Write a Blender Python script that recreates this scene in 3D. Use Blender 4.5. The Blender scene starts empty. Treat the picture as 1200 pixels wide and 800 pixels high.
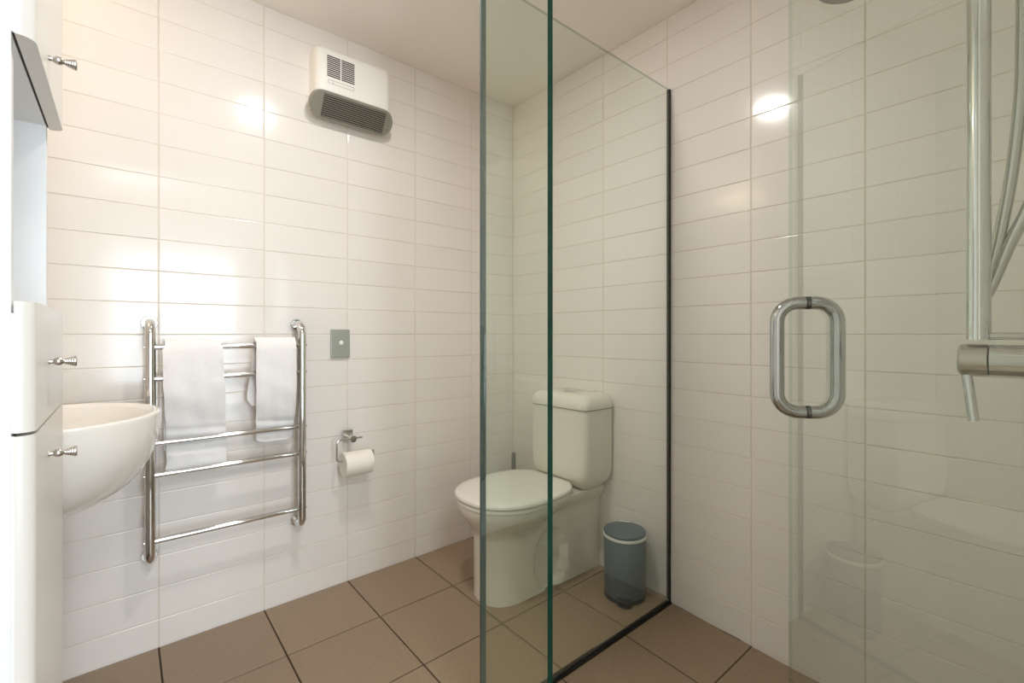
import bpy, bmesh, math, random
from math import sin, cos, pi, radians as R
from mathutils import Vector, Matrix
random.seed(7)
C = bpy.context.scene.collection
S = bpy.context.scene

# ------------------------------------------------------------------ camera
cd = bpy.data.cameras.new('camera'); cam = bpy.data.objects.new('camera', cd); C.objects.link(cam)
cam.location = (-1.5479, -1.8393, 1.0)
cam.rotation_euler = (pi/2, 0, -0.6972)
cd.sensor_width = 36; cd.lens = 542.47/1200*36; cd.shift_y = -8.2/1200; cd.clip_start = 0.005
S.camera = cam

# ------------------------------------------------------------------ world, exposure, big lights
w = bpy.data.worlds.new('world'); S.world = w; w.use_nodes = True
bg = w.node_tree.nodes['Background']; bg.inputs[0].default_value = (0.80, 0.90, 1.0, 1); bg.inputs[1].default_value = 1.0
S.view_settings.view_transform = 'Standard'; S.view_settings.look = 'None'
S.view_settings.gamma = 1; S.view_settings.use_curve_mapping = False
S.view_settings.exposure = 0.63
S.cycles.max_bounces = 14; S.cycles.diffuse_bounces = 9; S.cycles.glossy_bounces = 6
S.cycles.transparent_max_bounces = 24; S.cycles.caustics_reflective = False; S.cycles.caustics_refractive = False
S.cycles.use_denoising = True; S.cycles.sample_clamp_indirect = 4

def area(name, loc, rot, sx, sy, power, col):
    l = bpy.data.lights.new(name, 'AREA'); l.shape = 'RECTANGLE'; l.size = sx; l.size_y = sy
    l.energy = power; l.color = col
    o = bpy.data.objects.new(name, l); C.objects.link(o); o.location = loc; o.rotation_euler = rot
    return o
# daylight through the tall hall window behind the open doorway
area('window_daylight', (-1.12, -3.93, .95), (R(90), 0, 0), 1.0, 1.7, 33, (0.78, 0.905, 1.0))
# unseen fill lamp added under the hall ceiling to brighten light from the doorway
area('hall_fill', (-1.5, -2.9, 2.36), (0, 0, 0), .6, .6, 16, (1.0, .99, .985))

# ------------------------------------------------------------------ materials
def srgb(r, g, b):
    f = lambda c: (c/255/12.92) if c/255 <= 0.04045 else ((c/255+0.055)/1.055)**2.4
    return (f(r), f(g), f(b), 1)
def mat(name, col, rough=0.5, metal=0.0, bump=0.0, scale=50.0, var=0.0, vscale=8.0, objvar=0.0, ior=1.5, coat=0.0, sheen=0.0, anis=None, bdist=0.002):
    m = bpy.data.materials.new(name); m.use_nodes = True
    n, l = m.node_tree.nodes, m.node_tree.links
    p = n['Principled BSDF']
    p.inputs['Base Color'].default_value = col; p.inputs['Roughness'].default_value = rough
    p.inputs['Metallic'].default_value = metal; p.inputs['IOR'].default_value = ior
    p.inputs['Coat Weight'].default_value = coat; p.inputs['Sheen Weight'].default_value = sheen
    tc = n.new('ShaderNodeTexCoord')
    src = None
    if var > 0:
        nz = n.new('ShaderNodeTexNoise'); nz.inputs['Scale'].default_value = vscale; nz.inputs['Detail'].default_value = 5
        l.new(tc.outputs['Object'], nz.inputs['Vector'])
        mr = n.new('ShaderNodeMapRange'); mr.inputs[1].default_value = .25; mr.inputs[2].default_value = .75
        mr.inputs[3].default_value = 1-var; mr.inputs[4].default_value = 1+var
        l.new(nz.outputs['Fac'], mr.inputs[0]); src = mr.outputs[0]
    if objvar > 0:
        oi = n.new('ShaderNodeObjectInfo'); mr = n.new('ShaderNodeMapRange')
        mr.inputs[3].default_value = 1-objvar; mr.inputs[4].default_value = 1+objvar
        l.new(oi.outputs['Random'], mr.inputs[0])
        if src:
            mm = n.new('ShaderNodeMath'); mm.operation = 'MULTIPLY'; l.new(src, mm.inputs[0]); l.new(mr.outputs[0], mm.inputs[1]); src = mm.outputs[0]
        else: src = mr.outputs[0]
    if src:
        vm = n.new('ShaderNodeVectorMath'); vm.operation = 'SCALE'; vm.inputs[0].default_value = col[:3]
        l.new(src, vm.inputs['Scale']); l.new(vm.outputs[0], p.inputs['Base Color'])
    if bump > 0:
        nb = n.new('ShaderNodeTexNoise'); nb.inputs['Scale'].default_value = scale; nb.inputs['Detail'].default_value = 3
        l.new(tc.outputs['Object'], nb.inputs['Vector'])
        b = n.new('ShaderNodeBump'); b.inputs['Strength'].default_value = bump; b.inputs['Distance'].default_value = bdist
        l.new(nb.outputs['Fac'], b.inputs['Height']); l.new(b.outputs[0], p.inputs['Normal'])
    return m
def glass(name, tint, refl=1.7):
    """thin architectural glass: tinted see-through with Fresnel mirror on the outer face"""
    m = bpy.data.materials.new(name); m.use_nodes = True
    n, l = m.node_tree.nodes, m.node_tree.links
    n.remove(n['Principled BSDF']); out = n['Material Output']
    tr = n.new('ShaderNodeBsdfTransparent'); tr.inputs[0].default_value = tint
    gl = n.new('ShaderNodeBsdfGlossy'); gl.inputs['Roughness'].default_value = 0.0; gl.inputs[0].default_value = (.95, 1, .98, 1)
    fr = n.new('ShaderNodeFresnel'); fr.inputs[0].default_value = 1.5
    ge = n.new('ShaderNodeNewGeometry')
    inv = n.new('ShaderNodeMath'); inv.operation = 'SUBTRACT'; inv.inputs[0].default_value = 1; l.new(ge.outputs['Backfacing'], inv.inputs[1])
    mu = n.new('ShaderNodeMath'); mu.operation = 'MULTIPLY'; l.new(fr.outputs[0], mu.inputs[0]); l.new(inv.outputs[0], mu.inputs[1])
    m2 = n.new('ShaderNodeMath'); m2.operation = 'MULTIPLY'; m2.use_clamp = True; l.new(mu.outputs[0], m2.inputs[0]); m2.inputs[1].default_value = refl
    mx = n.new('ShaderNodeMixShader'); l.new(m2.outputs[0], mx.inputs[0]); l.new(tr.outputs[0], mx.inputs[1]); l.new(gl.outputs[0], mx.inputs[2])
    l.new(mx.outputs[0], out.inputs[0])
    return m
def emit(name, col, st):
    m = bpy.data.materials.new(name); m.use_nodes = True
    p = m.node_tree.nodes['Principled BSDF']; p.inputs['Emission Color'].default_value = col; p.inputs['Emission Strength'].default_value = st
    p.inputs['Base Color'].default_value = col
    return m

M = dict(
    tile=mat('white_glazed_tile', srgb(234, 229, 224), .12, bump=.12, scale=7, objvar=.012, bdist=.004),
    grout=mat('wall_grout', srgb(222, 213, 200), .8, var=.05, vscale=30),
    floor_tile=mat('brown_floor_tile', srgb(146, 126, 104), .42, bump=.25, scale=260, var=.10, vscale=120, objvar=.03, bdist=.0006),
    floor_grout=mat('floor_grout', srgb(70, 54, 42), .9, var=.15, vscale=40),
    ceiling=mat('ceiling_paint', srgb(240, 234, 227), .8, bump=.05, scale=200),
    paint=mat('wall_paint', srgb(232, 228, 220), .6, bump=.05, scale=120),
    hall_floor=mat('hall_carpet', srgb(112, 98, 86), .9, bump=.4, scale=300),
    chrome=mat('chrome', (.72, .72, .72, 1), .06, 1.0, var=.01, vscale=5),
    handle=mat('polished_steel', (.50, .51, .51, 1), .07, 1.0, var=.02, vscale=12),
    nickel=mat('brushed_nickel', (.58, .55, .51, 1), .26, 1.0, var=.05, vscale=200),
    hose=mat('shower_hose', (.60, .60, .57, 1), .26, 1.0, var=.03, vscale=300),
    black=mat('black_seal', (.012, .011, .010, 1), .5, var=.1),
    alu=mat('dark_aluminium', (.20, .19, .17, 1), .35, 1.0, var=.05),
    edge=mat('green_glass_edge', (.004, .045, .032, 1), .12, var=.25, vscale=2),
    joint=mat('glass_joint_edge', (.055, .085, .076, 1), .2, var=.15, vscale=3),
    porcelain=mat('porcelain', srgb(226, 222, 212), .12, var=.01, coat=.3),
    basin=mat('basin_ceramic', srgb(236, 232, 225), .10, var=.01, coat=.3),
    seat=mat('seat_plastic', srgb(228, 224, 216), .22, var=.01),
    cab=mat('white_lacquer', srgb(229, 226, 220), .28, var=.008, bump=.02, scale=30),
    carcass=mat('white_carcass', srgb(238, 239, 240), .45, var=.008),
    gap_shade=mat('gap_shade', srgb(60, 56, 52), .8, var=.05),
    towel=mat('white_terry', srgb(248, 246, 245), .95, bump=.8, scale=650, sheen=.3, var=.02, vscale=90, bdist=.0025),
    paper=mat('toilet_paper', srgb(240, 235, 226), .95, bump=.3, scale=150, var=.02, vscale=40),
    card=mat('cardboard', srgb(190, 160, 125), .9, var=.05),
    bin=mat('slate_blue_paint', srgb(84, 99, 108), .42, var=.03, vscale=60),
    bin_dark=mat('dark_plastic', srgb(52, 62, 68), .35, var=.05),
    liner=mat('white_bin_liner', srgb(232, 232, 228), .5, var=.02),
    plate=mat('grey_switch_plate', srgb(168, 172, 162), .35, .35, var=.02, vscale=80),
    rocker=mat('white_rocker', srgb(240, 240, 236), .4, var=.01),
    heater=mat('heater_white', srgb(240, 237, 232), .4, var=.01),
    heater_grey=mat('heater_grey', srgb(140, 137, 126), .45, var=.02),
    vent=mat('vent_dark', srgb(44, 38, 32), .7, var=.1),
    grey=mat('grey_plastic', srgb(112, 112, 108), .4, var=.05),
    lamp=emit('lamp_diffuser', (1, .93, .82, 1), 10),
    warm=emit('warm_tube', (1, .80, .56, 1), 9),
)
M['door_edge'] = glass('clear_glass_edge', (.80, .90, .84, 1), 1.0)
M['top_edge'] = glass('clear_glass_top_edge', (.62, .70, .64, 1), .5)
M['glass'] = glass('clear_green_glass', (.954, .980, .958, 1), 1.4)
M['pane'] = glass('window_glass', (.98, .985, .98, 1), 1.5)

# ------------------------------------------------------------------ mesh helpers
class MB:
    def __init__(s): s.v = []; s.f = []; s.mi = []
    def add(s, vs, fs, mi=0):
        o = len(s.v); s.v += [tuple(v) for v in vs]; s.f += [tuple(i+o for i in f) for f in fs]; s.mi += [mi]*len(fs)
    def box(s, a, b, ch=0.0, mi=0):
        a, b = [min(p, q) for p, q in zip(a, b)], [max(p, q) for p, q in zip(a, b)]
        if ch <= 0:
            vs = [(x, y, z) for x in (a[0], b[0]) for y in (a[1], b[1]) for z in (a[2], b[2])]
            s.add(vs, [(0,1,3,2), (4,6,7,5), (0,4,5,1), (2,3,7,6), (0,2,6,4), (1,5,7,3)], mi); return
        bm = bmesh.new(); bmesh.ops.create_cube(bm, size=1)
        for v in bm.verts:
            v.co = Vector([(a[i]+b[i])/2 + v.co[i]*(b[i]-a[i]) for i in range(3)])
        bmesh.ops.bevel(bm, geom=bm.edges[:], offset=ch, segments=3, profile=.5, affect='EDGES')
        bm.verts.index_update()
        s.add([v.co for v in bm.verts], [[v.index for v in f.verts] for f in bm.faces], mi); bm.free()
    def tube(s, pts, r, n=14, cap=True, mi=0):
        pts = [Vector(p) for p in pts]; rs = r if isinstance(r, (list, tuple)) else [r]*len(pts)
        up = None; rings = []
        for i, p in enumerate(pts):
            t = (pts[min(i+1, len(pts)-1)] - pts[max(i-1, 0)]).normalized()
            if up is None:
                up = Vector((0,0,1)) if abs(t.z) < .9 else Vector((1,0,0))
            u = (up - t*up.dot(t)).normalized(); up = u; v = t.cross(u)
            rings.append([p + (u*cos(2*pi*k/n) + v*sin(2*pi*k/n))*rs[i] for k in range(n)])
        vs = [q for rg in rings for q in rg]; fs = []
        for i in range(len(pts)-1):
            for k in range(n): fs.append((i*n+k, i*n+(k+1)%n, (i+1)*n+(k+1)%n, (i+1)*n+k))
        if cap: fs.append(tuple(range(n))[::-1]); fs.append(tuple((len(pts)-1)*n+k for k in range(n)))
        s.add(vs, fs, mi)
    def lathe(s, prof, origin=(0,0,0), axis='z', n=32, mi=0):
        """prof: (r, h) list"""
        o = Vector(origin); vs = []; fs = []
        for r, h in prof:
            for k in range(n):
                c, d = r*cos(2*pi*k/n), r*sin(2*pi*k/n)
                vs.append(o + Vector({'z': (c, d, h), 'x': (h, c, d), 'y': (d, h, c)}[axis]))
        for i in range(len(prof)-1):
            for k in range(n): fs.append((i*n+k, i*n+(k+1)%n, (i+1)*n+(k+1)%n, (i+1)*n+k))
        if prof[0][0] > 1e-6: fs.append(tuple(range(n))[::-1])
        if prof[-1][0] > 1e-6: fs.append(tuple((len(prof)-1)*n+k for k in range(n)))
        s.add(vs, fs, mi)
    def loft(s, rings, cap0=True, cap1=True, closed=True, mi=0):
        n = len(rings[0]); vs = [p for r in rings for p in r]; fs = []
        for i in range(len(rings)-1):
            for k in range(n if closed else n-1): fs.append((i*n+k, i*n+(k+1)%n, (i+1)*n+(k+1)%n, (i+1)*n+k))
        if cap0: fs.append(tuple(range(n))[::-1])
        if cap1: fs.append(tuple((len(rings)-1)*n+k for k in range(n)))
        s.add(vs, fs, mi)
    def prism(s, poly, plane, a, b, mi=0):
        """poly 2-D outline, extruded along the third axis from a to b"""
        def P(q, h): return {'xy': (q[0], q[1], h), 'xz': (q[0], h, q[1]), 'yz': (h, q[0], q[1])}[plane]
        s.loft([[P(q, a) for q in poly], [P(q, b) for q in poly]], mi=mi)
    def mesh(s, name, mats, smooth=None):
        me = bpy.data.meshes.new(name); me.from_pydata(s.v, [], s.f); me.validate()
        for m in (mats if isinstance(mats, list) else [mats]): me.materials.append(m)
        for p, i in zip(me.polygons, s.mi): p.material_index = i
        bm = bmesh.new(); bm.from_mesh(me); bmesh.ops.remove_doubles(bm, verts=bm.verts, dist=1e-6)
        bmesh.ops.recalc_face_normals(bm, faces=bm.faces)
        if smooth is not None:
            for f in bm.faces: f.smooth = True
            for e in bm.edges:
                e.smooth = not (len(e.link_faces) == 2 and e.calc_face_angle(0) > R(smooth))
        bm.to_mesh(me); bm.free()
        return me
    def build(s, name, mats, parent=None, smooth=None, loc=None):
        o = bpy.data.objects.new(name, s.mesh(name, mats, smooth)); C.objects.link(o)
        if parent:
            o.parent = parent
            o.matrix_parent_inverse = Matrix.Translation(-parent.location) if loc is None else Matrix()
        if loc is not None: o.location = loc
        return o
def thing(name, label, cat, loc=(0,0,0), group=None):
    o = bpy.data.objects.new(name, None); C.objects.link(o); o.location = loc; o.empty_display_size = .05
    o['label'] = label; o['category'] = cat
    if group: o['group'] = group
    return o
def struct(name, mb, m, smooth=None):
    o = mb.build(name, m, None, smooth); o['kind'] = 'structure'; return o
def box_mb(a, b, ch=0): m = MB(); m.box(a, b, ch); return m
def arc(c, u, v, r, a0, a1, n=7):
    c, u, v = Vector(c), Vector(u), Vector(v)
    return [c + u*(r*cos(a0+(a1-a0)*i/n)) + v*(r*sin(a0+(a1-a0)*i/n)) for i in range(n+1)]
def catmull(P, k=8):
    P = [Vector(p) for p in P]; Q = [P[0]*2-P[1]] + P + [P[-1]*2-P[-2]]; out = []
    for i in range(1, len(Q)-2):
        a, b, c, d = Q[i-1:i+3]
        for j in range(k):
            t = j/k
            out.append(.5*((2*b) + (c-a)*t + (2*a-5*b+4*c-d)*t*t + (3*b-a-3*c+d)*t**3))
    return out + [P[-1]]
def sm(a, b, x):
    t = max(0, min(1, (x-a)/(b-a))); return t*t*(3-2*t)

# ------------------------------------------------------------------ room shell
ZC = 2.177; YF = -1.86; XL = -2.0
G = .0018      # grout sits this far behind the tile faces
def zfloor(x, y):
    if y > -.905: return .026 + .0095*x
    return .012 - .050*min(-.905-y, .42)

def tile_mesh(wd, ht, th=.008, c=.0011):
    """cushion-edged tile lying in local XZ, front face at y=0 looking to -y"""
    m = MB(); a, b = wd/2, ht/2
    o = lambda dx, dz, y: [(-a+dx, y, -b+dz), (a-dx, y, -b+dz), (a-dx, y, b-dz), (-a+dx, y, b-dz)]
    m.loft([o(0, 0, th), o(0, 0, c), o(c*.35, c*.35, c*.3), o(c*1.4, c*1.4, 0)], cap0=True)
    return m.mesh('tile', M['tile'])
def wall_tiles(wall, edges, axis, zs, jv=.0038, jh=.0022):
    cache = {}
    for i in range(len(edges)-1):
        for k in range(len(zs)-1):
            p, q = edges[i], edges[i+1]; wd = abs(q-p)-jv; ht = zs[k+1]-zs[k]-jh
            if wd < .01: continue
            key = (round(wd, 4), round(ht, 4))
            if key not in cache: cache[key] = tile_mesh(wd, ht)
            t = bpy.data.objects.new('tile', cache[key]); C.objects.link(t); t.parent = wall
            rx, rz = random.gauss(0, .0026), random.gauss(0, .0022)
            if axis == 'x': t.location = ((p+q)/2, 0, (zs[k]+zs[k+1])/2); t.rotation_euler = (rx, 0, rz)
            else: t.location = (0, (p+q)/2, (zs[k]+zs[k+1])/2); t.rotation_euler = (rx, 0, -pi/2+rz)
zrows = [.1*k for k in range(22)] + [ZC]
zrowsB = [-.1] + zrows
wb = struct('wall_back', box_mb((XL-.1, G, -.1), (.1, .1, ZC+.05)), M['grout'])
xs = [0, -.2645, -.5645, -.8645, -1.1645, -1.4645, -1.7645, XL]
wall_tiles(wb, xs, 'x', zrows)
wr = struct('wall_right', box_mb((G, YF-.1, -.1), (.1, G, ZC+.05)), M['grout'])
ys = [0, -.2908, -.5908, -.8908, -1.1908, -1.4908, -1.7908, YF]
wall_tiles(wr, ys, 'y', zrows)
low = MB()
for i in range(2, len(ys)-1):     # the cut strip below the lowest full row, where the shower floor falls away
    low.box((0, ys[i]-.002, -.06), (.01, ys[i+1]+.002, -.002))
o = low.build('tile_strip', M['tile'], wr)
# walls out of the picture, seen only in reflections
wl = struct('wall_left', box_mb((XL-.1, YF-.1, -.1), (XL, 0, ZC+.05)), M['tile'])
m = MB()
m.box((-.93, YF-.1, -.1), (.1, YF, ZC+.05)); m.box((XL-.1, YF-.1, -.1), (-1.90, YF, ZC+.05)); m.box((-1.90, YF-.1, 2.06), (-.93, YF, ZC+.05))
wf = struct('wall_front', m, M['tile'])
m = MB(); m.box((XL-.1, YF-.1, ZC), (.1, .1, ZC+.05)); struct('ceiling', m, M['ceiling'])
# floor: grout bed following the falls, tiles on top
def floor_slab(x0, x1, y0, y1, dz):
    m = MB()
    vs = [(x, y, zfloor(x, y)+dz) for x, y in ((x0, y0), (x1, y0), (x1, y1), (x0, y1))]
    vs += [(v[0], v[1], -.16) for v in vs]
    m.add(vs, [(0,1,2,3), (7,6,5,4), (0,4,5,1), (1,5,6,2), (2,6,7,3), (3,7,4,0)])
    return m
m = floor_slab(XL-.05, .05, .05, -.905, -.0014)
for a, b in ((-.9051, -1.325), (-1.325, YF-.1)):
    q = floor_slab(XL-.05, .05, a, b, -.0014); m.add(q.v, q.f)
fl = struct('floor', m, M['floor_grout'])
def floor_tile(x0, x1, y0, y1):
    j = .0022; x0, x1 = sorted((x0, x1)); y0, y1 = sorted((y0, y1)); x0 += j; x1 -= j; y0 += j; y1 -= j
    c = .0012; cx, cy = (x0+x1)/2, (y0+y1)/2; z0 = zfloor(cx, cy)
    m = MB()
    def ring(d, dz): return [(x-cx, y-cy, zfloor(x, y)+dz-z0) for x, y in ((x0+d, y0+d), (x1-d, y0+d), (x1-d, y1-d), (x0+d, y1-d))]
    m.loft([ring(0, -.008), ring(0, -c), ring(c*.4, -c*.3), ring(c*1.3, 0)])
    o = m.build('tile', M['floor_tile'], fl, loc=(cx, cy, z0))
fx = [0, -.2645, -.5645, -.8645, -1.1645, -1.4645, -1.7645, XL]
fy = [0, -.307, -.614, -.899]
for i in range(7):
    for j in range(3): floor_tile(fx[i], fx[i+1], fy[j], fy[j+1])
sx_ = [0, -.284, -.584, -.858]; sy_ = [-.911, -1.193, -1.325, -1.493, -1.793, YF]
for i in range(3):
    floor_tile(sx_[i], sx_[i+1], -.911, -1.193)
# the second shower row bends with the fall: front part sloping, rest level
for i in range(3):
    m = MB(); j = .0022; x0, x1 = sx_[i+1]+j, sx_[i]-j
    for (a, b) in ((-1.193-j, -1.325), (-1.325, -1.493+j)):
        vs = [(x, y, zfloor(x, y)) for x, y in ((x0, a), (x1, a), (x1, b), (x0, b))]; vs += [(v[0], v[1], v[2]-.008) for v in vs]
        m.add(vs, [(0,1,2,3), (7,6,5,4), (0,4,5,1), (1,5,6,2), (2,6,7,3), (3,7,4,0)])
    m.build('tile', M['floor_tile'], fl)
    floor_tile(sx_[i], sx_[i+1], -1.493, YF)
for i in range(3, 7):
    for a, b in ((-.905, -1.205), (-1.205, -1.325), (-1.325, -1.6), (-1.6, YF)): floor_tile(fx[i] if i > 3 else -.862, fx[i+1], a, b)

# hall behind the doorway (source of the daylight)
m = MB(); m.box((-3.0, -4.2, -.1), (.8, YF-.1, .005)); struct('floor_hall', m, M['hall_floor'])
m = MB(); m.box((-3.0, -4.2, 2.4), (.8, YF-.1, 2.45)); m.box((-3.0, YF-.15, ZC), (.8, YF-.1, 2.45)); struct('ceiling_hall', m, M['paint'])
m = MB(); m.box((-3.1, -4.2, -.1), (-3.0, YF-.1, 2.45)); m.box((.8, -4.2, -.1), (.9, YF-.1, 2.45)); struct('wall_hall', m, M['paint'])
m = MB(); m.box((-3.0, YF-.15, -.1), (XL-.1, YF-.1, ZC)); m.box((.1, YF-.15, -.1), (.8, YF-.1, ZC)); struct('wall_hall_side', m, M['paint'])
m = MB(); m.box((-3.0, -4.1, -.1), (-1.65, -4.0, 2.4)); m.box((-.6, -4.1, -.1), (.8, -4.0, 2.4)); m.box((-1.65, -4.1, 2.16), (-.6, -4.0, 2.4)); m.box((-1.65, -4.1, -.1), (-.6, -4.0, .08)); struct('wall_hall_rear', m, M['paint'])
m = MB(); m.box((-1.65, -4.07, .08), (-1.60, -4.02, 2.16)); m.box((-.65, -4.07, .08), (-.6, -4.02, 2.16)); m.box((-1.60, -4.07, 2.11), (-.65, -4.02, 2.16)); m.box((-1.60, -4.07, .08), (-.65, -4.02, .13))
wn = struct('window_1', m, M['paint'])
p = box_mb((-1.60, -4.05, .13), (-.65, -4.044, 2.11)).build('window_pane', M['pane'], wn)
m = MB(); m.box((-1.90, YF-.1, 0), (-1.88, YF-.001, 2.06)); m.box((-.95, YF-.1, 0), (-.93, YF-.001, 2.06)); m.box((-1.88, YF-.1, 2.04), (-.95, YF-.001, 2.06))
struct('trim_1', m, M['paint'])

# ------------------------------------------------------------------ ceiling light and vanity lamp (both out of the frame, seen as reflections)
LX, LY = -1.02, -.87
t = thing('ceiling_light', 'round white ceiling downlight near the shower screen corner', 'light', (LX, LY, ZC))
m = MB(); m.lathe([(.056, ZC-.004), (.072, ZC-.012), (.078, ZC-.006), (.078, ZC)], (LX, LY, 0), 'z', 32); m.build('housing', M['paint'], t, 40)
m = MB(); m.lathe([(.0, ZC-.005), (.056, ZC-.0045), (.056, ZC-.003)], (LX, LY, 0), 'z', 32); m.build('diffuser', M['lamp'], t, 40)
l = bpy.data.lights.new('ceiling_lamp', 'AREA'); l.shape = 'DISK'; l.size = .11; l.energy = 5.9; l.color = (1, .965, .935)
lo = bpy.data.objects.new('ceiling_lamp', l); C.objects.link(lo); lo.location = (LX, LY, ZC-.014)
t = thing('vanity_lamp', 'warm tube lamp high on the left wall above the basin', 'lamp', (XL, -.30, 2.0))
box_mb((XL, -.48, 1.97), (XL+.025, -.12, 2.03), .004).build('back_plate', M['chrome'], t)
m = MB(); m.tube([(XL+.05, -.46, 2.0), (XL+.05, -.14, 2.0)], .022, 16); m.build('tube', M['warm'], t, 40)
l = bpy.data.lights.new('vanity_bulb', 'AREA'); l.shape = 'RECTANGLE'; l.size = .3; l.size_y = .05; l.energy = .16; l.color = (1, .80, .56)
lo = bpy.data.objects.new('vanity_bulb', l); C.objects.link(lo); lo.location = (XL+.08, -.30, 2.0); lo.rotation_euler = (0, R(-65), 0)
lo.rotation_euler = (0, R(65), pi)

# ------------------------------------------------------------------ glass shower enclosure
YP = -.90
def pane(parent, poly_dir, org, L, z0, z1, th=.010, edge0='edge', edge1='edge'):
    """vertical glass sheet from org along unit dir, edges as green strips"""
    d = Vector((poly_dir[0], poly_dir[1], 0)); nrm = Vector((-d.y, d.x, 0)); o = Vector((org[0], org[1], 0))
    P = lambda s, t, z: o + d*s + nrm*t + Vector((0, 0, z))
    m = MB(); h = th/2
    vs = [P(s, t, z) for s in (0, L) for t in (-h, h) for z in (z0, z1)]
    m.add(vs, [(0,4,5,1), (2,3,7,6)], 0)
    m.add(vs, [(0,1,3,2)], 1); m.add(vs, [(4,6,7,5)], 2); m.add(vs, [(0,2,6,4), (1,5,7,3)], 3)
    return m.build('glass_pane', [M['glass'], M[edge0], M[edge1], M['top_edge']], parent)
t1 = thing('shower_screen', 'large clear glass shower panel fixed to the right wall between toilet and shower', 'shower screen', (-.43, YP, 0), 'fixed glass panels of the shower')
pane(t1, (-1, 0), (-.004, YP), .859, .012, 1.903, th=.008, edge0='black', edge1='joint')
m = MB(); m.box((-.011, YP-.0058, .012), (-.0005, YP+.0058, 1.903)); m.build('wall_seal', M['black'], t1)
m = MB(); m.box((-.862, YP-.006, .004), (-.0005, YP+.007, .022)); m.build('floor_seal', M['black'], t1)
m = MB(); m.box((-.862, YP-.010, .000), (-.0005, YP-.006, .013)); m.build('floor_channel', M['alu'], t1)
t2 = thing('shower_screen', 'narrow clear glass return panel with dark green near edge in front of the toilet', 'shower screen', (-.858, -1.02, 0), 'fixed glass panels of the shower')
pane(t2, (0, -1), (-.858, YP-.0048), .2362, .012, 2.02, th=.015, edge0='joint', edge1='edge')
m = MB(); m.box((-.864, -1.14, 0), (-.852, -.907, .012)); m.build('floor_channel', M['alu'], t2)
H = Vector((-.858, -1.828, 0)); D = Vector((.796, .605, 0)).normalized(); N = Vector((-D.y, D.x, 0))
t3 = thing('glass_shower_door', 'open clear glass shower door with chrome loop handle at right', 'shower door', tuple(H))
pane(t3, D, H, .685, .016, 2.02, th=.008, edge0='glass', edge1='door_edge')
hp = H + D*(.685-.100); zt, zb, rr, ht = 1.0575, .8135, .0145, .060
zt, zb = 1.0 + 37/542*1.02 , 1.0 - 91/542*1.02
for sgn, lab in ((1, 'near half of the door handle'), (-1, 'far half of the door handle behind the glass')):
    n = N*sgn; cr = .042; b = n*.005
    pts = [hp+b+Vector((0,0,zt))] + arc(hp+n*(ht-cr)+Vector((0,0,zt-cr)), n, Vector((0,0,1)), cr, pi/2, 0, 9) + \
          arc(hp+n*(ht-cr)+Vector((0,0,zb+cr)), n, Vector((0,0,-1)), cr, 0, pi/2, 9) + [hp+b+Vector((0,0,zb))]
    m = MB(); m.tube(pts, rr, 20)
    hd = m.build('handle', M['handle'], t3, 50)
    m = MB()
    for z in (zt, zb): m.tube([hp+Vector((0,0,z)), hp+n*.0050+Vector((0,0,z))], rr-.0003, 20)
    m.build('washer', M['black'], hd, 50)
    hd['label'] = lab
for z in (.22, 1.78):
    m = MB(); q = H + D*.03
    for sgn in (1, -1):
        c = q + N*sgn*.012; 
        vs = [c + D*a + N*b2 + Vector((0,0,z+h2)) for a in (-.028, .028) for b2 in (-.006, .006) for h2 in (-.045, .045)]
        m.add(vs, [(0,1,3,2), (4,6,7,5), (0,4,5,1), (2,3,7,6), (0,2,6,4), (1,5,7,3)])
    m.build('hinge', M['chrome'], t3)

# ------------------------------------------------------------------ shower rail, mixer, hose, handset
t = thing('shower_rail', 'vertical chrome shower slide rail behind the glass door', 'shower rail', (-.55, YF, .99))
m = MB(); m.tube([(-.55, -1.755, .992), (-.55, -1.755, 1.72)], .0140, 20); m.build('rail', M['chrome'], t, 50)
for z in (.9975, 1.70):
    m = MB(); m.tube([(-.55, -1.758, z), (-.55, YF, z)], .0058, 14); m.lathe([(.0, -.001), (.022, 0), (.022, .008), (.0, .009)], (-.55, YF, z), 'y', 20); m.build('wall_bracket', M['chrome'], t, 50)
t = thing('shower_mixer', 'chrome shower mixer with cylindrical body and lever on the wall at right edge', 'mixer tap', (-.55, YF, .961))
m = MB(); m.lathe([(.0245, -1.7675), (.0245, YF)][::-1], (-.55, 0, .961), 'y', 32); m.build('body', M['chrome'], t, 50)
m = MB(); m.lathe([(.0, -1.7325), (.021, -1.7330), (.0245, -1.7365), (.0245, -1.7655), (.022, -1.7670), (.0, -1.767)], (-.55, 0, .961), 'y', 32); cp = m.build('lever_cap', M['nickel'], t, 40)
m = MB(); m.tube([(-.553, -1.742, .942), (-.553, -1.7455, .910), (-.553, -1.750, .868)], [.0066, .0066, .0066], 12); m.build('lever', M['chrome'], cp, 50)
m = MB(); m.lathe([(.04, YF+.006), (.04, YF)], (-.55, 0, .961), 'y', 32); m.build('wall_plate', M['chrome'], t, 40)
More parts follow.
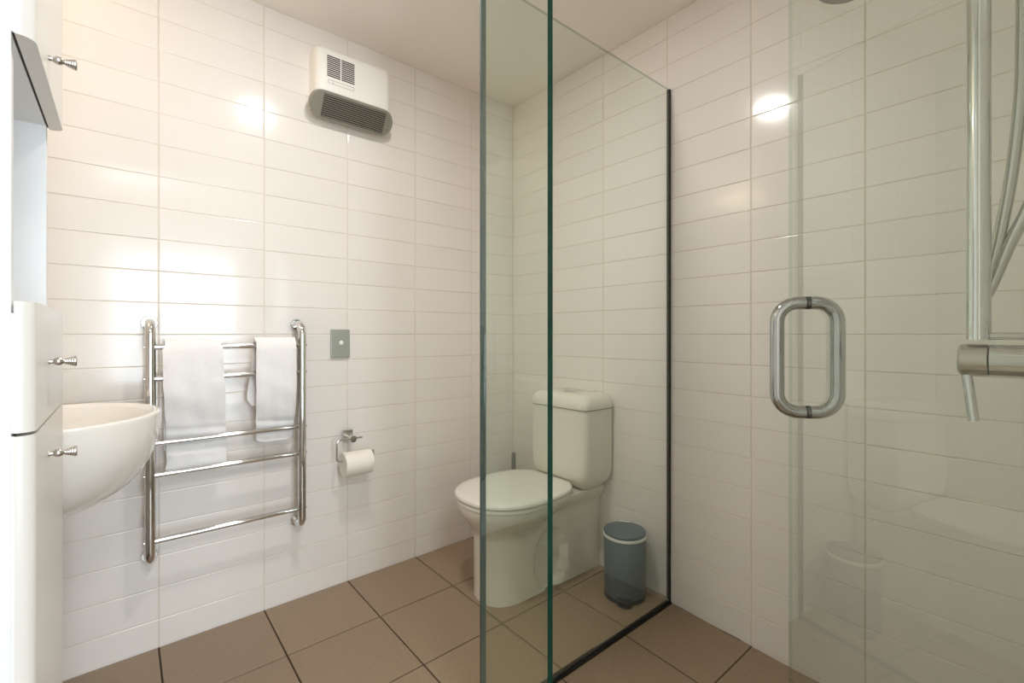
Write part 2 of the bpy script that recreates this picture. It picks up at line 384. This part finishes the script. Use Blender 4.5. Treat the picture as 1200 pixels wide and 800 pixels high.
# hose: falls from the handset, bends behind the rail and climbs to the wall elbow
hx = -.520
path = [(-.515, -1.752, 1.60), (hx, -1.794, 1.55), (hx, -1.7985, 1.42), (hx, -1.7945, 1.32), (hx, -1.785, 1.22), (hx, -1.771, 1.13), (hx, -1.757, 1.072), (hx, -1.748, 1.054), (hx, -1.7475, 1.045), (hx, -1.754, 1.047), (hx, -1.766, 1.075), (hx, -1.785, 1.135), (hx, -1.808, 1.20), (hx, -1.833, 1.30), (hx, -1.842, 1.36)]
t = thing('shower_hose', 'looped grey metal shower hose beside the chrome rail', 'hose', (hx, YF, 1.36))
m = MB(); m.tube(catmull(path, 8), .0078, 12); m.build('hose', M['hose'], t, 60)
m = MB(); m.lathe([(.02, YF), (.02, YF+.008), (.011, YF+.010), (.011, YF+.03)], (hx, 0, 1.365), 'y', 20); m.build('wall_elbow', M['chrome'], t, 40)
t = thing('hand_shower', 'dark round shower head just dipping into the top edge of view', 'shower head', (-.55, -1.755, 1.6))
m = MB(); m.tube([(-.55, -1.755, 1.578), (-.55, -1.755, 1.622)], .021, 20); m.build('slider', M['chrome'], t, 50)
m = MB(); m.tube([(-.515, -1.752, 1.592), (-.475, -1.70, 1.66), (-.395, -1.585, 1.745)], [.011, .012, .014], 16); m.build('handle', M['chrome'], t, 50)
hc = Vector((-.360, -1.529, 1.744)); ax = Vector((-.04, .25, -1)).normalized(); q = ax.to_track_quat('Z', 'Y').to_matrix().to_4x4()
m = MB(); m.lathe([(.012, -.03), (.042, -.016), (.047, -.004), (.046, .004), (.040, .006), (0, .006)], (0,0,0), 'z', 28)
m.v = [tuple(hc + (q @ Vector(v))) for v in m.v]; m.build('head', M['alu'], t, 40)

# ------------------------------------------------------------------ tall cabinet
CX = -1.653; Y1, Y2 = -1.02, -.675; DX = CX + .0205
t = thing('tall_cabinet', 'tall white bathroom cabinet with open niche and ribbed knobs at left edge', 'cabinet', (-1.82, -.85, .01))
box_mb((XL+.001, Y1, .012), (CX, Y1+.016, 2.1), .0012).build('side_panel', M['carcass'], t)
box_mb((XL+.001, Y2-.016, .012), (CX, Y2, 2.1), .0012).build('side_panel', M['carcass'], t)
box_mb((XL+.001, Y1+.0165, .012), (XL+.013, Y2-.0165, 2.1)).build('back_panel', M['carcass'], t)
box_mb((XL+.013, Y1+.0165, 1.366), (CX-.0005, Y2-.0165, 1.382)).build('shelf', M['carcass'], t)
box_mb((XL+.013, Y1+.0165, 1.010), (CX-.0005, Y2-.0165, 1.026)).build('shelf', M['carcass'], t)
box_mb((XL+.013, Y1+.0165, 2.084), (CX-.0005, Y2-.0165, 2.0995)).build('top_panel', M['carcass'], t)
box_mb((XL+.013, Y1+.0165, .872), (CX-.001, Y2-.0165, .880)).build('rail', M['gap_shade'], t)  # dark bar, coloured for the shade in the gap between drawer and door
box_mb((XL+.013, Y1+.0165, .012), (CX-.002, Y2-.0165, .09)).build('plinth', M['carcass'], t)
def front(name, z0, z1):
    r = .0150; a, b = Y1-.001, Y2+.001
    poly = [(CX+.0025, a)] + [(DX-r+r*sin(u), a+r-r*cos(u)) for u in [i*pi/12 for i in range(7)]] + \
           [(DX-r+r*cos(u), b-r+r*sin(u)) for u in [i*pi/12 for i in range(7)]] + [(CX+.0025, b)]
    m = MB(); m.prism(poly, 'xy', z0, z1)
    o = m.build(name, M['cab'], t, 40)
    return o
def knob(par, y, z):
    k = .93
    pr = [(.0042, 0), (.0034, .003), (.0034, .005), (.0058, .008), (.0066, .011), (.0056, .0145), (.0036, .017), (.0034, .0178)]
    h = .0178
    for i in range(5):
        r0 = .0040 + .0009*i
        pr += [(r0+.0006, h+.0006), (r0+.0008, h+.0018), (r0+.0005, h+.0027)]; h += .0027
    pr += [(.0082, h+.0006), (.0078, h+.0014), (0, h+.0016)]
    m = MB(); m.lathe([(r*k, q*k) for r, q in pr], (DX, y, z), 'x', 20)
    m.build('knob', M['nickel'], par, 35)
f = front('door', 1.366, 2.098); knob(f, -.888, 1.403)
f = front('drawer', .8795, 1.0405); knob(f, -.888, .9605)
f = front('door', .016, .8755); knob(f, -.888, .826)
# dark-coloured strips standing in for the shade in the gaps behind the fronts
box_mb((CX, Y1+.004, .016), (CX+.0024, Y2-.004, .876)).build('gap_shade_strip', M['gap_shade'], t)
box_mb((CX, Y1+.004, .880), (CX+.0024, Y2-.004, 1.024)).build('gap_shade_strip', M['gap_shade'], t)
box_mb((CX, Y1+.004, 1.3675), (CX+.0024, Y2-.004, 2.097)).build('gap_shade_strip', M['gap_shade'], t)

for z0, z1 in ((.016, .876), (.880, 1.026), (1.368, 2.097)):
    box_mb((CX, Y1+.0004, z0), (CX+.0024, Y1+.0038, z1)).build('edge_strip', M['carcass'], t)

# ------------------------------------------------------------------ basin
BX, BY, AX, AY, ZR, BD = -1.735, -.345, .258, .245, .812, .225
def bring(s, z, ds=0.0, xback=XL+.002, n=40):
    pts = []
    for i in range(n+1):
        a = -pi/2 + pi*i/n
        ca, sa = cos(a), sin(a)
        pts.append((BX + (AX*s+ds)*abs(ca)**.9, BY + (AY*s+ds)*(abs(sa)**.95)*(1 if sa >= 0 else -1), z))
    yb = AY*s+ds
    return [(xback, BY-yb, z)] + pts + [(xback, BY+yb, z)]
t = thing('wash_basin', 'white rounded wall hung wash basin beside the towel rail', 'basin', (XL, BY, ZR))
m = MB(); rings = []
N_ = 18
for i in range(N_+1):
    u = i/N_; z = ZR-.012 - (BD-.012)*(1-u); f_ = (1-u)
    s_ = (1-(f_*.995)**2.3)**(1/2.3)
    s_ = .12 + .88*s_
    rings.append(bring(s_, z))
rings += [bring(1, ZR-.006), bring(1, ZR-.0025, -.001), bring(1, ZR-.0005, -.0035), bring(1, ZR, -.007), bring(1, ZR-.0005, -.013), bring(1, ZR-.0045, -.0165, XL+.05), bring(1, ZR-.006, -.020, XL+.06), bring(1, ZR-.009, -.024, XL+.08),
          bring(.86, ZR-.04, 0, XL+.10), bring(.78, ZR-.08, 0, XL+.115), bring(.62, ZR-.12, 0, XL+.13), bring(.35, ZR-.14, 0, XL+.16)]
m.loft(rings); m.build('bowl', M['basin'], t, 50)
m = MB(); m.lathe([(.022, 0), (.022, .003), (.012, .004), (0, .004)], (BX, BY, ZR-.141), 'z', 20); m.build('drain', M['chrome'], t, 40)

# ------------------------------------------------------------------ towel rail and towels
YR = -.075; PX = (-1.488, -1.057); RB = .0092
t = thing('heated_towel_rail', 'chrome ladder towel rail with five bars on the back wall', 'towel rail', (-1.27, 0, .31))
for px in PX:
    cr = .035; z1, z0 = 1.036, .311
    pts = [(px, -.003, z1)] + arc((px, YR+cr, z1-cr), (0,-1,0), (0,0,1), cr, pi/2, 0, 8) + arc((px, YR+cr, z0+cr), (0,-1,0), (0,0,-1), cr, 0, pi/2, 8) + [(px, -.003, z0)]
    m = MB(); m.tube(pts, .0138, 18); po = m.build('post', M['chrome'], t, 50)
    for z in (z1, z0):
        m = MB(); m.lathe([(.0, -.009), (.019, -.009), (.0215, -.006), (.0215, -.0005)], (px, 0, z), 'y', 24); m.build('wall_flange', M['chrome'], po, 40)
    sg = 1 if px > -1.2 else -1
    for z in (.962, .866, .671, .575, .376):
        m = MB(); m.tube([(px+sg*.012, YR, z), (px+sg*.0155, YR, z)], .004, 10); m.build('screw_cap', M['chrome'], po, 40)
for z in (.962, .866, .671, .575, .376):
    m = MB(); m.tube([(PX[0]+.006, YR, z), (PX[1]-.006, YR, z)], RB, 16); m.build('bar', M['chrome'], t, 50)
def towel(name_, label, x0, x1, prof, th, taper, seed, extra=None):
    """prof: (y, z) path from the hidden back hem over the top bar to the front hem"""
    rnd = random.Random(seed); pts = catmull([(0, a, b) for a, b in prof], 9); nx = 26
    tw = thing('hand_towel', label, 'towel', ((x0+x1)/2, YR, .98), 'white towels on the rail')
    ph = [rnd.uniform(0, 6) for _ in range(8)]
    m = MB(); vs = []; n = len(pts)
    for i, p in enumerate(pts):
        s = i/(n-1); d = taper(p.z, s)
        for k in range(nx+1):
            u = k/nx; a, b = x0+d[0], x1+d[1]
            x = a+(b-a)*u
            e = (abs(2*u-1))**6
            wy = .0012*sin(9*u+ph[0]+3*s) + .0010*sin(17*u+ph[1]-14*s)
            wx = .0007*sin(60*s+ph[2])*((1-u)**3) + .0005*sin(47*s+ph[3])*(u**3)
            rnd_z = 0.0
            if s > .5: wy += .0016*sin((p.z-.60)*190 + 2*u)*sm(.74, .70, p.z)*sm(.60, .64, p.z) + .0010*sin(p.z*70+5*u+ph[4])
            if s > .9: rnd_z = .010*e*(s-.9)/.1
            vs.append((x+wx, p.y+wy*(1 if s > .55 else .4)+ .004*e*(1 if s > .5 else 0), p.z+rnd_z))
    fs = [(i*(nx+1)+k, i*(nx+1)+k+1, (i+1)*(nx+1)+k+1, (i+1)*(nx+1)+k) for i in range(n-1) for k in range(nx)]
    m.add(vs, fs); o = m.build('cloth', M['towel'], tw, 180)
    md = o.modifiers.new('s', 'SOLIDIFY'); md.thickness = th; md.offset = 0
    sb = o.modifiers.new('b', 'BEVEL'); sb.width = th*.42; sb.segments = 3; sb.limit_method = 'ANGLE'; sb.angle_limit = R(60)
    if extra: extra(tw)
    return tw
zt_ = .962+RB
f1 = YR-RB-.0065; b1 = YR+RB+.0065
def stripe(tw):
    pass
towel('hand_towel', 'long white towel hanging on the left half of the rail', -1.459, -1.303,
      [(-.045, .640), (-.044, .80), (-.0525, .90), (b1, .955), (YR+.004, zt_+.0075), (YR-.006, zt_+.0065), (f1-.001, .95), (f1-.001, .866), (f1+.002, .81), (-.072, .745), (-.058, .690), (b1+.001-.003, .655), (b1-.003, .61), (b1-.003, .570)],
      .0085, lambda z, s: (.012*sm(.95, .60, z) - .003*sm(.6, .57, z) if s > .45 else .005, .013*sm(.95, .62, z) if s > .45 else -.004), 3)
towel('hand_towel', 'short white towel hanging on the right half of the rail', -1.207, -1.083,
      [(-.046, .755), (-.046, .85), (-.053, .92), (b1+.002, .958), (YR+.005, zt_+.0105), (YR-.007, zt_+.0095), (f1-.004, .95), (f1-.004, .866), (f1-.001, .80), (-.078, .74), (-.060, .69), (b1-.002, .655), (b1, .628)],
      .0125, lambda z, s: (.006*sm(.95, .62, z) if s > .45 else -.004-.018*sm(.93, .76, z)+.016*sm(.785, .755, z)**2, -.006*sm(.7, .62, z)), 8)

# ------------------------------------------------------------------ switch plate
t = thing('wall_switch', 'grey rectangular switch plate on the back wall right of the towel rail', 'switch', (-.895, 0, .964))
box_mb((-.932, -.0095, .909), (-.858, -.0003, 1.020), .002).build('plate', M['plate'], t)
m = MB(); m.lathe([(0, -.0125), (.006, -.0122), (.0085, -.0098), (.0085, -.009)], (-.893, 0, .967), 'y', 20); m.build('button', M['rocker'], t, 40)

# ------------------------------------------------------------------ toilet paper holder + roll
t = thing('paper_holder', 'chrome toilet paper holder on the back wall below the switch', 'holder', (-.87, 0, .60))
box_mb((-.890, -.020, .578), (-.850, -.0003, .622), .002).build('mount', M['chrome'], t)
m = MB(); m.lathe([(.010, 0), (.010, -.035), (.013, -.036), (.013, -.058), (0, -.059)], (-.870, -.02, .597), 'y', 20); m.build('boss', M['chrome'], t, 40)
xr, zr, yr = -.853, .500, -.066; zs_ = zr+.0155
m = MB(); cr = .014; xl = -.930; xe = -.786
pts = [(-.832, yr, .597), (-.86, yr, .597)] + arc((xl+cr, yr, .597-cr), (-1,0,0), (0,0,1), cr, pi/2, 0, 6) + arc((xl+cr, yr, zs_+cr), (-1,0,0), (0,0,-1), cr, 0, pi/2, 6) + \
      arc((xe-.008, yr, zs_+.008), (0,0,-1), (1,0,0), .008, 0, pi/2, 5) + [(xe, yr, zs_+.026)]
m.tube(pts, .0042, 12); m.build('arm', M['chrome'], t, 50)
t = thing('toilet_roll', 'white toilet paper roll hanging on the chrome holder', 'toilet roll', (xr, yr, zr))
m = MB(); m.lathe([(.0208, -.0545), (.0445, -.0545), (.0460, -.053), (.0462, 0), (.0460, .053), (.0445, .0545), (.0208, .0545)], (xr, yr, zr), 'x', 48); m.build('paper', M['paper'], t, 40)
m = MB(); m.lathe([(.0198, -.0543), (.0207, -.0543), (.0207, .0543), (.0198, .0543), (.0198, -.0543)], (xr, yr, zr), 'x', 32); m.build('core', M['card'], t, 40)
m = MB(); m.loft([[(xr-.053, yr+.0465*cos(a)*1.0, zr+.0465*sin(a)), (xr+.053, yr+.0465*cos(a), zr+.0465*sin(a))] for a in [pi*.5-i*pi*.5/8 for i in range(9)]] + [[(xr-.053, yr+.0466, zr-.02), (xr+.053, yr+.0466, zr-.021)]], False, False, closed=False)
o = m.build('loose_sheet', M['paper'], t, 60); md = o.modifiers.new('s', 'SOLIDIFY'); md.thickness = .0006

# ------------------------------------------------------------------ wall heater
t = thing('wall_heater', 'white bathroom fan heater high on the back wall with grey grille', 'heater', (-.86, 0, 1.94))
hx0, hx1, hz0, hz1, hd_ = -1.010, -.716, 1.822, 2.062, .085
def hprof(i):  # plan outline with rounded front corners
    r = .028
    return [(hx0, -.0005)] + [(hx0+r-r*cos(u), -hd_+r-r*sin(u)) for u in [k*pi/14 for k in range(8)]] + [(hx1-r+r*sin(u), -hd_+r-r*cos(u)) for u in [k*pi/14 for k in range(8)]] + [(hx1, -.0005)]
def hring(z, yscale, inset):
    cx = (hx0+hx1)/2
    return [(cx+(x-cx)*(1-inset/((hx1-hx0)/2)), y*yscale, z) for x, y in hprof(0)]
m = MB()
m.loft([hring(1.832, .36, .030), hring(1.846, .46, .012), hring(1.900, .97, 0), hring(1.906, 1.0, 0), hring(2.046, 1.0, 0), hring(2.060, .96, .002), hring(2.069, .86, .006), hring(2.074, .70, .012)])
m.build('casing', M['heater'], t, 40)
for c0, c1 in ((-.9720, -.9230), (-.9185, -.8690)):     # two columns of intake slots
    m = MB()
    n_ = 11
    for i in range(n_):
        z = 2.0365 - i*.0073
        m.box((c0, -hd_-.0006, z-.0044), (c1, -hd_+.001, z))
    o = m.build('intake_slots', M['vent'], t); o['kind'] = 'stuff'
m = MB(); zz0, zz1, a, b, q = 1.934, 1.947, -.968, -.872, .0009
for A, B in (((a, zz0), (b, zz0+q)), ((a, zz1-q), (b, zz1)), ((a, zz0), (a+q, zz1)), ((b-q, zz0), (b, zz1)), ((a+.018, zz0), (a+.018+q, zz1))): m.box((A[0], -hd_-.0008, A[1]), (B[0], -hd_+.001, B[1]))
m.build('badge_strip', M['heater_grey'], t)
# grille face: slanted pill, local frame e1 along x, e2 up the slope
p0 = Vector((0, -.030, 1.818)); p1 = Vector((0, -.0875, 1.902)); e2 = (p1-p0).normalized(); en = Vector((0, e2.z*-1, e2.y)); Lh = (p1-p0).length
if en.z > 0: en = -en
gx0, gx1 = -1.027, -.702
def gp(x, s, h): q_ = p0 + e2*s + en*h; return (x, q_.y, q_.z)
def pill(ins, h, n=12):
    rr_ = Lh/2-ins
    pts = [gp(gx0+Lh/2*.9 - rr_*.9*sin(u), Lh/2 - rr_*cos(u), h) for u in [k*pi/n for k in range(n+1)]]
    pts += [gp(gx1-Lh/2*.9 + rr_*.9*sin(u), Lh/2 + rr_*cos(u), h) for u in [k*pi/n for k in range(n+1)]]
    return pts
m = MB(); m.loft([pill(.002, -.022), pill(0, -.010), pill(0, .003), pill(.002, .006)]); m.build('grille_panel', M['heater_grey'], t, 35)
ga, gb = -.982, -.738
m = MB(); s0, s1 = .010, Lh-.010
m.add([gp(ga, s0, .0062), gp(gb, s0, .0062), gp(gb, s1, .0062), gp(ga, s1, .0062)], [(0,1,2,3)]); m.build('grille_recess', M['vent'], t)
ns = 11
for i in range(ns):
    s_ = s0 + (s1-s0)*(i+.5)/ns
    m = MB()
    vs = [gp(x, s_+ds, h) for x in (ga, gb) for ds in (-.0013, .0013) for h in (.0063, .0095)]
    m.add(vs, [(0,1,3,2), (4,6,7,5), (0,4,5,1), (2,3,7,6), (0,2,6,4), (1,5,7,3)])
    m.build('slat', M['heater_grey'], t)
m = MB()
for ds in (.030, .048, .066): 
    c = Vector(gp(-.722, ds, .0062)); m.tube([c, c+en*.0012], .0016, 8)
m.build('indicator_dots', M['vent'], t)

# ------------------------------------------------------------------ toilet
TY = -.460
t = thing('toilet', 'white close coupled toilet with closed lid behind the glass', 'toilet', (-.3, TY, .02))
def se(u, n): return max(0.0, 1-abs(u)**n)**(1/n)
def pan_w(x, z):
    e = sm(.245, .365, z) if x < -.40 else sm(.245+.05*sm(-.40, -.25, x), .365, z)
    # pedestal
    wp = .105*se((x+.42)/.118, 2.4) if x < -.42 else .105 + .008*sm(-.42, -.1, x)
    # rim
    if x < -.40: wr_ = .180*se((x+.40)/.207, 2.2)
    else: wr_ = .140 + .040*sm(-.16, -.40, x)
    fx_ = sm(.36, .20, z)
    wd = wp*(1-e) + wr_*e
    rec = max(0, 1-((x+.285)/.085)**2-((z-.135)/.125)**2)
    return wd - .029*sm(0, .32, rec)
def front_x(z): e = sm(.245, .365, z); return (-.547)*(1-e) + (-.6065)*e
def pan_ring(z, sc=1.0, n=44):
    xf = front_x(z); L = -.004 - xf; near = []
    for i in range(n+1):
        s = i/n; x = xf + L*(s**1.9) 
        # re-map so the pedestal shape starts at xf
        e = sm(.245, .365, z)
        if x < -.42:
            wp = .105*se((x+.42)/(abs(xf)-.42), 2.4)
        else: wp = None
        wv = pan_w(x, z)
        if x < -.40:
            a = .105*se(min(0, (x+.42))/(abs(xf)-.42), 2.4); b = .180*se((x+.40)/(abs(xf)-.40), 2.2)
            wv = a*(1-e)+b*e
        near.append((x, max(wv, .0)*sc))
    return [(x, TY-w_, z) for x, w_ in near] + [(x, TY+w_, z) for x, w_ in near[::-1][:-1]]
zs = [.012, .016, .022] + [.03+.0125*i for i in range(28)]
zs = [z for z in zs if z < .364] + [.366, .3715]
m = MB(); rg = []
for z in zs:
    r_ = pan_ring(z)
    rg.append(r_)
rg.append([(x*.999-.0, TY+(y-TY)*.985, .3745) for x, y, z in rg[-1]])
m.loft(rg); pan = m.build('pan', M['porcelain'], t, 40)
def lid_ring(z, ins, n=56, xb=-.172):
    cx, a1, a2, b = -.402, .213-ins, .245-ins, .189-ins; pts = []
    for i in range(n):
        u = 2*pi*i/n; c, s_ = cos(u), sin(u)
        e = 2/(2.25 if c < 0 else 2.25+.55*sm(0, .5, c)); bb = b + (.008*sm(-.3, .6, c) if s_ > 0 else 0)
        x = (a2 if c > 0 else a1)*abs(c)**e*(1 if c > 0 else -1); y = bb*abs(s_)**e*(1 if s_ > 0 else -1)
        pts.append((min(cx+x, xb-ins), TY+y, z))
    return pts
m = MB(); m.loft([lid_ring(.374, .016), lid_ring(.3780, .016), lid_ring(.3785, .004), lid_ring(.3795, .002), lid_ring(.3895, .002), lid_ring(.3912, .005), lid_ring(.3914, .016), lid_ring(.3956, .016)]); m.build('seat', M['seat'], t, 40)
m = MB(); m.loft([lid_ring(.3955, .004), lid_ring(.3965, .0), lid_ring(.404, .0), lid_ring(.4085, .003), lid_ring(.4115, .009), lid_ring(.4135, .03), lid_ring(.4150, .07), lid_ring(.4155, .12)]); m.build('lid', M['seat'], t, 40)
for s_ in (-1, 1):
    m = MB(); m.tube([(-.187, TY+s_*.070-.014, .392), (-.187, TY+s_*.070+.014, .392)], .010, 14); m.build('hinge', M['seat'], t, 50)
def rrect(x0, x1, y0, y1, r, z, n=6):
    pts = []
    for cx, cy, a0 in ((x1-r, y1-r, 0), (x0+r, y1-r, pi/2), (x0+r, y0+r, pi), (x1-r, y0+r, 3*pi/2)):
        rx = r
        pts += [(cx+rx*cos(a0+k*pi/2/n), cy+rx*sin(a0+k*pi/2/n), z) for k in range(n+1)]
    return pts
m = MB(); cw = .160; CY = TY-.030
def cis(z, f): # f 0..1 how far the tank has swelled out
    return rrect(-.180+.045*(1-f), -.003-.055*max(0,1-f)**1.2, CY-cw+.040*(1-f), CY+cw-.040*(1-f), .024, z)
m.loft([cis(.3745, .0), cis(.386, .30), cis(.400, .62), cis(.420, .85), cis(.450, .97), cis(.50, 1), cis(.600, 1.0), cis(.699, 1.0)])
m.build('cistern', M['porcelain'], t, 40)
lx = lambda z, i, d=0: rrect(-.187+i, -.0025-i*.3, CY-cw-.006+i, CY+cw+.006-i, .030, z)
m = MB(); m.loft([lx(.7015, .006), lx(.703, .001), lx(.712, 0), lx(.728, .003), lx(.742, .010), lx(.752, .020), lx(.757, .032), lx(.7595, .05)]); m.build('cistern_lid', M['porcelain'], t, 40)
m = MB(); m.lathe([(.028, .757), (.028, .763), (.025, .765), (0, .7655)], (-.095, CY, 0), 'z', 28); m.build('flush_button', M['chrome'], t, 40)

# ------------------------------------------------------------------ toilet brush in the corner (handle shows above the lid)
t = thing('toilet_brush', 'grey toilet brush handle upright in the corner behind the toilet', 'toilet brush', (-.047, -.06, .026))
m = MB(); m.lathe([(.045, .0262), (.047, .03), (.042, .20), (.038, .205), (.012, .207)], (-.052, -.06, 0), 'z', 24); m.build('holder', M['grey'], t, 40)
m = MB(); m.lathe([(.0085, .207), (.0105, .25), (.0105, .402), (.0085, .406), (0, .4065)], (-.047, -.06, 0), 'z', 18); m.build('handle', M['grey'], t, 40)

# ------------------------------------------------------------------ pedal bin
BXX, BYY = -.108, -.779; zf = zfloor(BXX, BYY)
t = thing('pedal_bin', 'slate blue pedal bin with white liner standing right of the toilet', 'bin', (BXX, BYY, zf))
m = MB(); m.lathe([(.074, zf), (.076, zf+.001), (.076, zf+.014), (.074, zf+.016)], (BXX, BYY, 0), 'z', 40); m.build('base_ring', M['bin_dark'], t, 40)
m = MB(); m.lathe([(.074, zf+.014), (.0755, zf+.017), (.0775, .25), (.0765, .2515), (.0735, .2515), (.0735, .245)], (BXX, BYY, 0), 'z', 48); m.build('body', M['bin'], t, 40)
m = MB(); m.lathe([(.0765, .2485), (.0785, .2480), (.0795, .2505), (.0790, .2560), (.0770, .2575), (.0730, .2570)], (BXX, BYY, 0), 'z', 48); m.build('liner_rim', M['liner'], t, 40)
m = MB(); m.lathe([(.0735, .2580), (.0760, .2588), (.0772, .2610), (.0768, .2660), (.0745, .2695), (.060, .2720), (.03, .2735), (0, .274)], (BXX, BYY, 0), 'z', 48)
ld = m.build('lid', M['bin'], t, 40)
view = Vector((-1.5479-BXX, -1.8393-BYY, 0)).normalized()
pd = Vector((-.80, -.60, 0)).normalized(); sd = Vector((-pd.y, pd.x, 0)); c = Vector((BXX, BYY, 0))
m = MB(); pts = []
for k in range(13):
    a = -pi/2+pi*k/12; pts.append(c + pd*(.080+.018*cos(a)) + sd*(.026*sin(a)))
pts = [c + pd*.060 - sd*.026] + pts + [c + pd*.060 + sd*.026]
m.loft([[q+Vector((0,0,zf+.018)) for q in pts], [q+Vector((0,0,zf+.026)) for q in pts]]); m.build('pedal', M['bin_dark'], t, 40)
m = MB(); m.loft([[c+(q-c)*.99+Vector((0,0,zf+.001)) for q in pts], [c+(q-c)*.99+Vector((0,0,zf+.006)) for q in pts]]); m.build('foot_plate', M['bin_dark'], t, 40)
m = MB(); hq = c - pd*.074
m.tube([hq - sd*.02 + Vector((0,0,.264)), hq + sd*.02 + Vector((0,0,.264))], .008, 12); m.build('lid_hinge', M['liner'], t, 40)
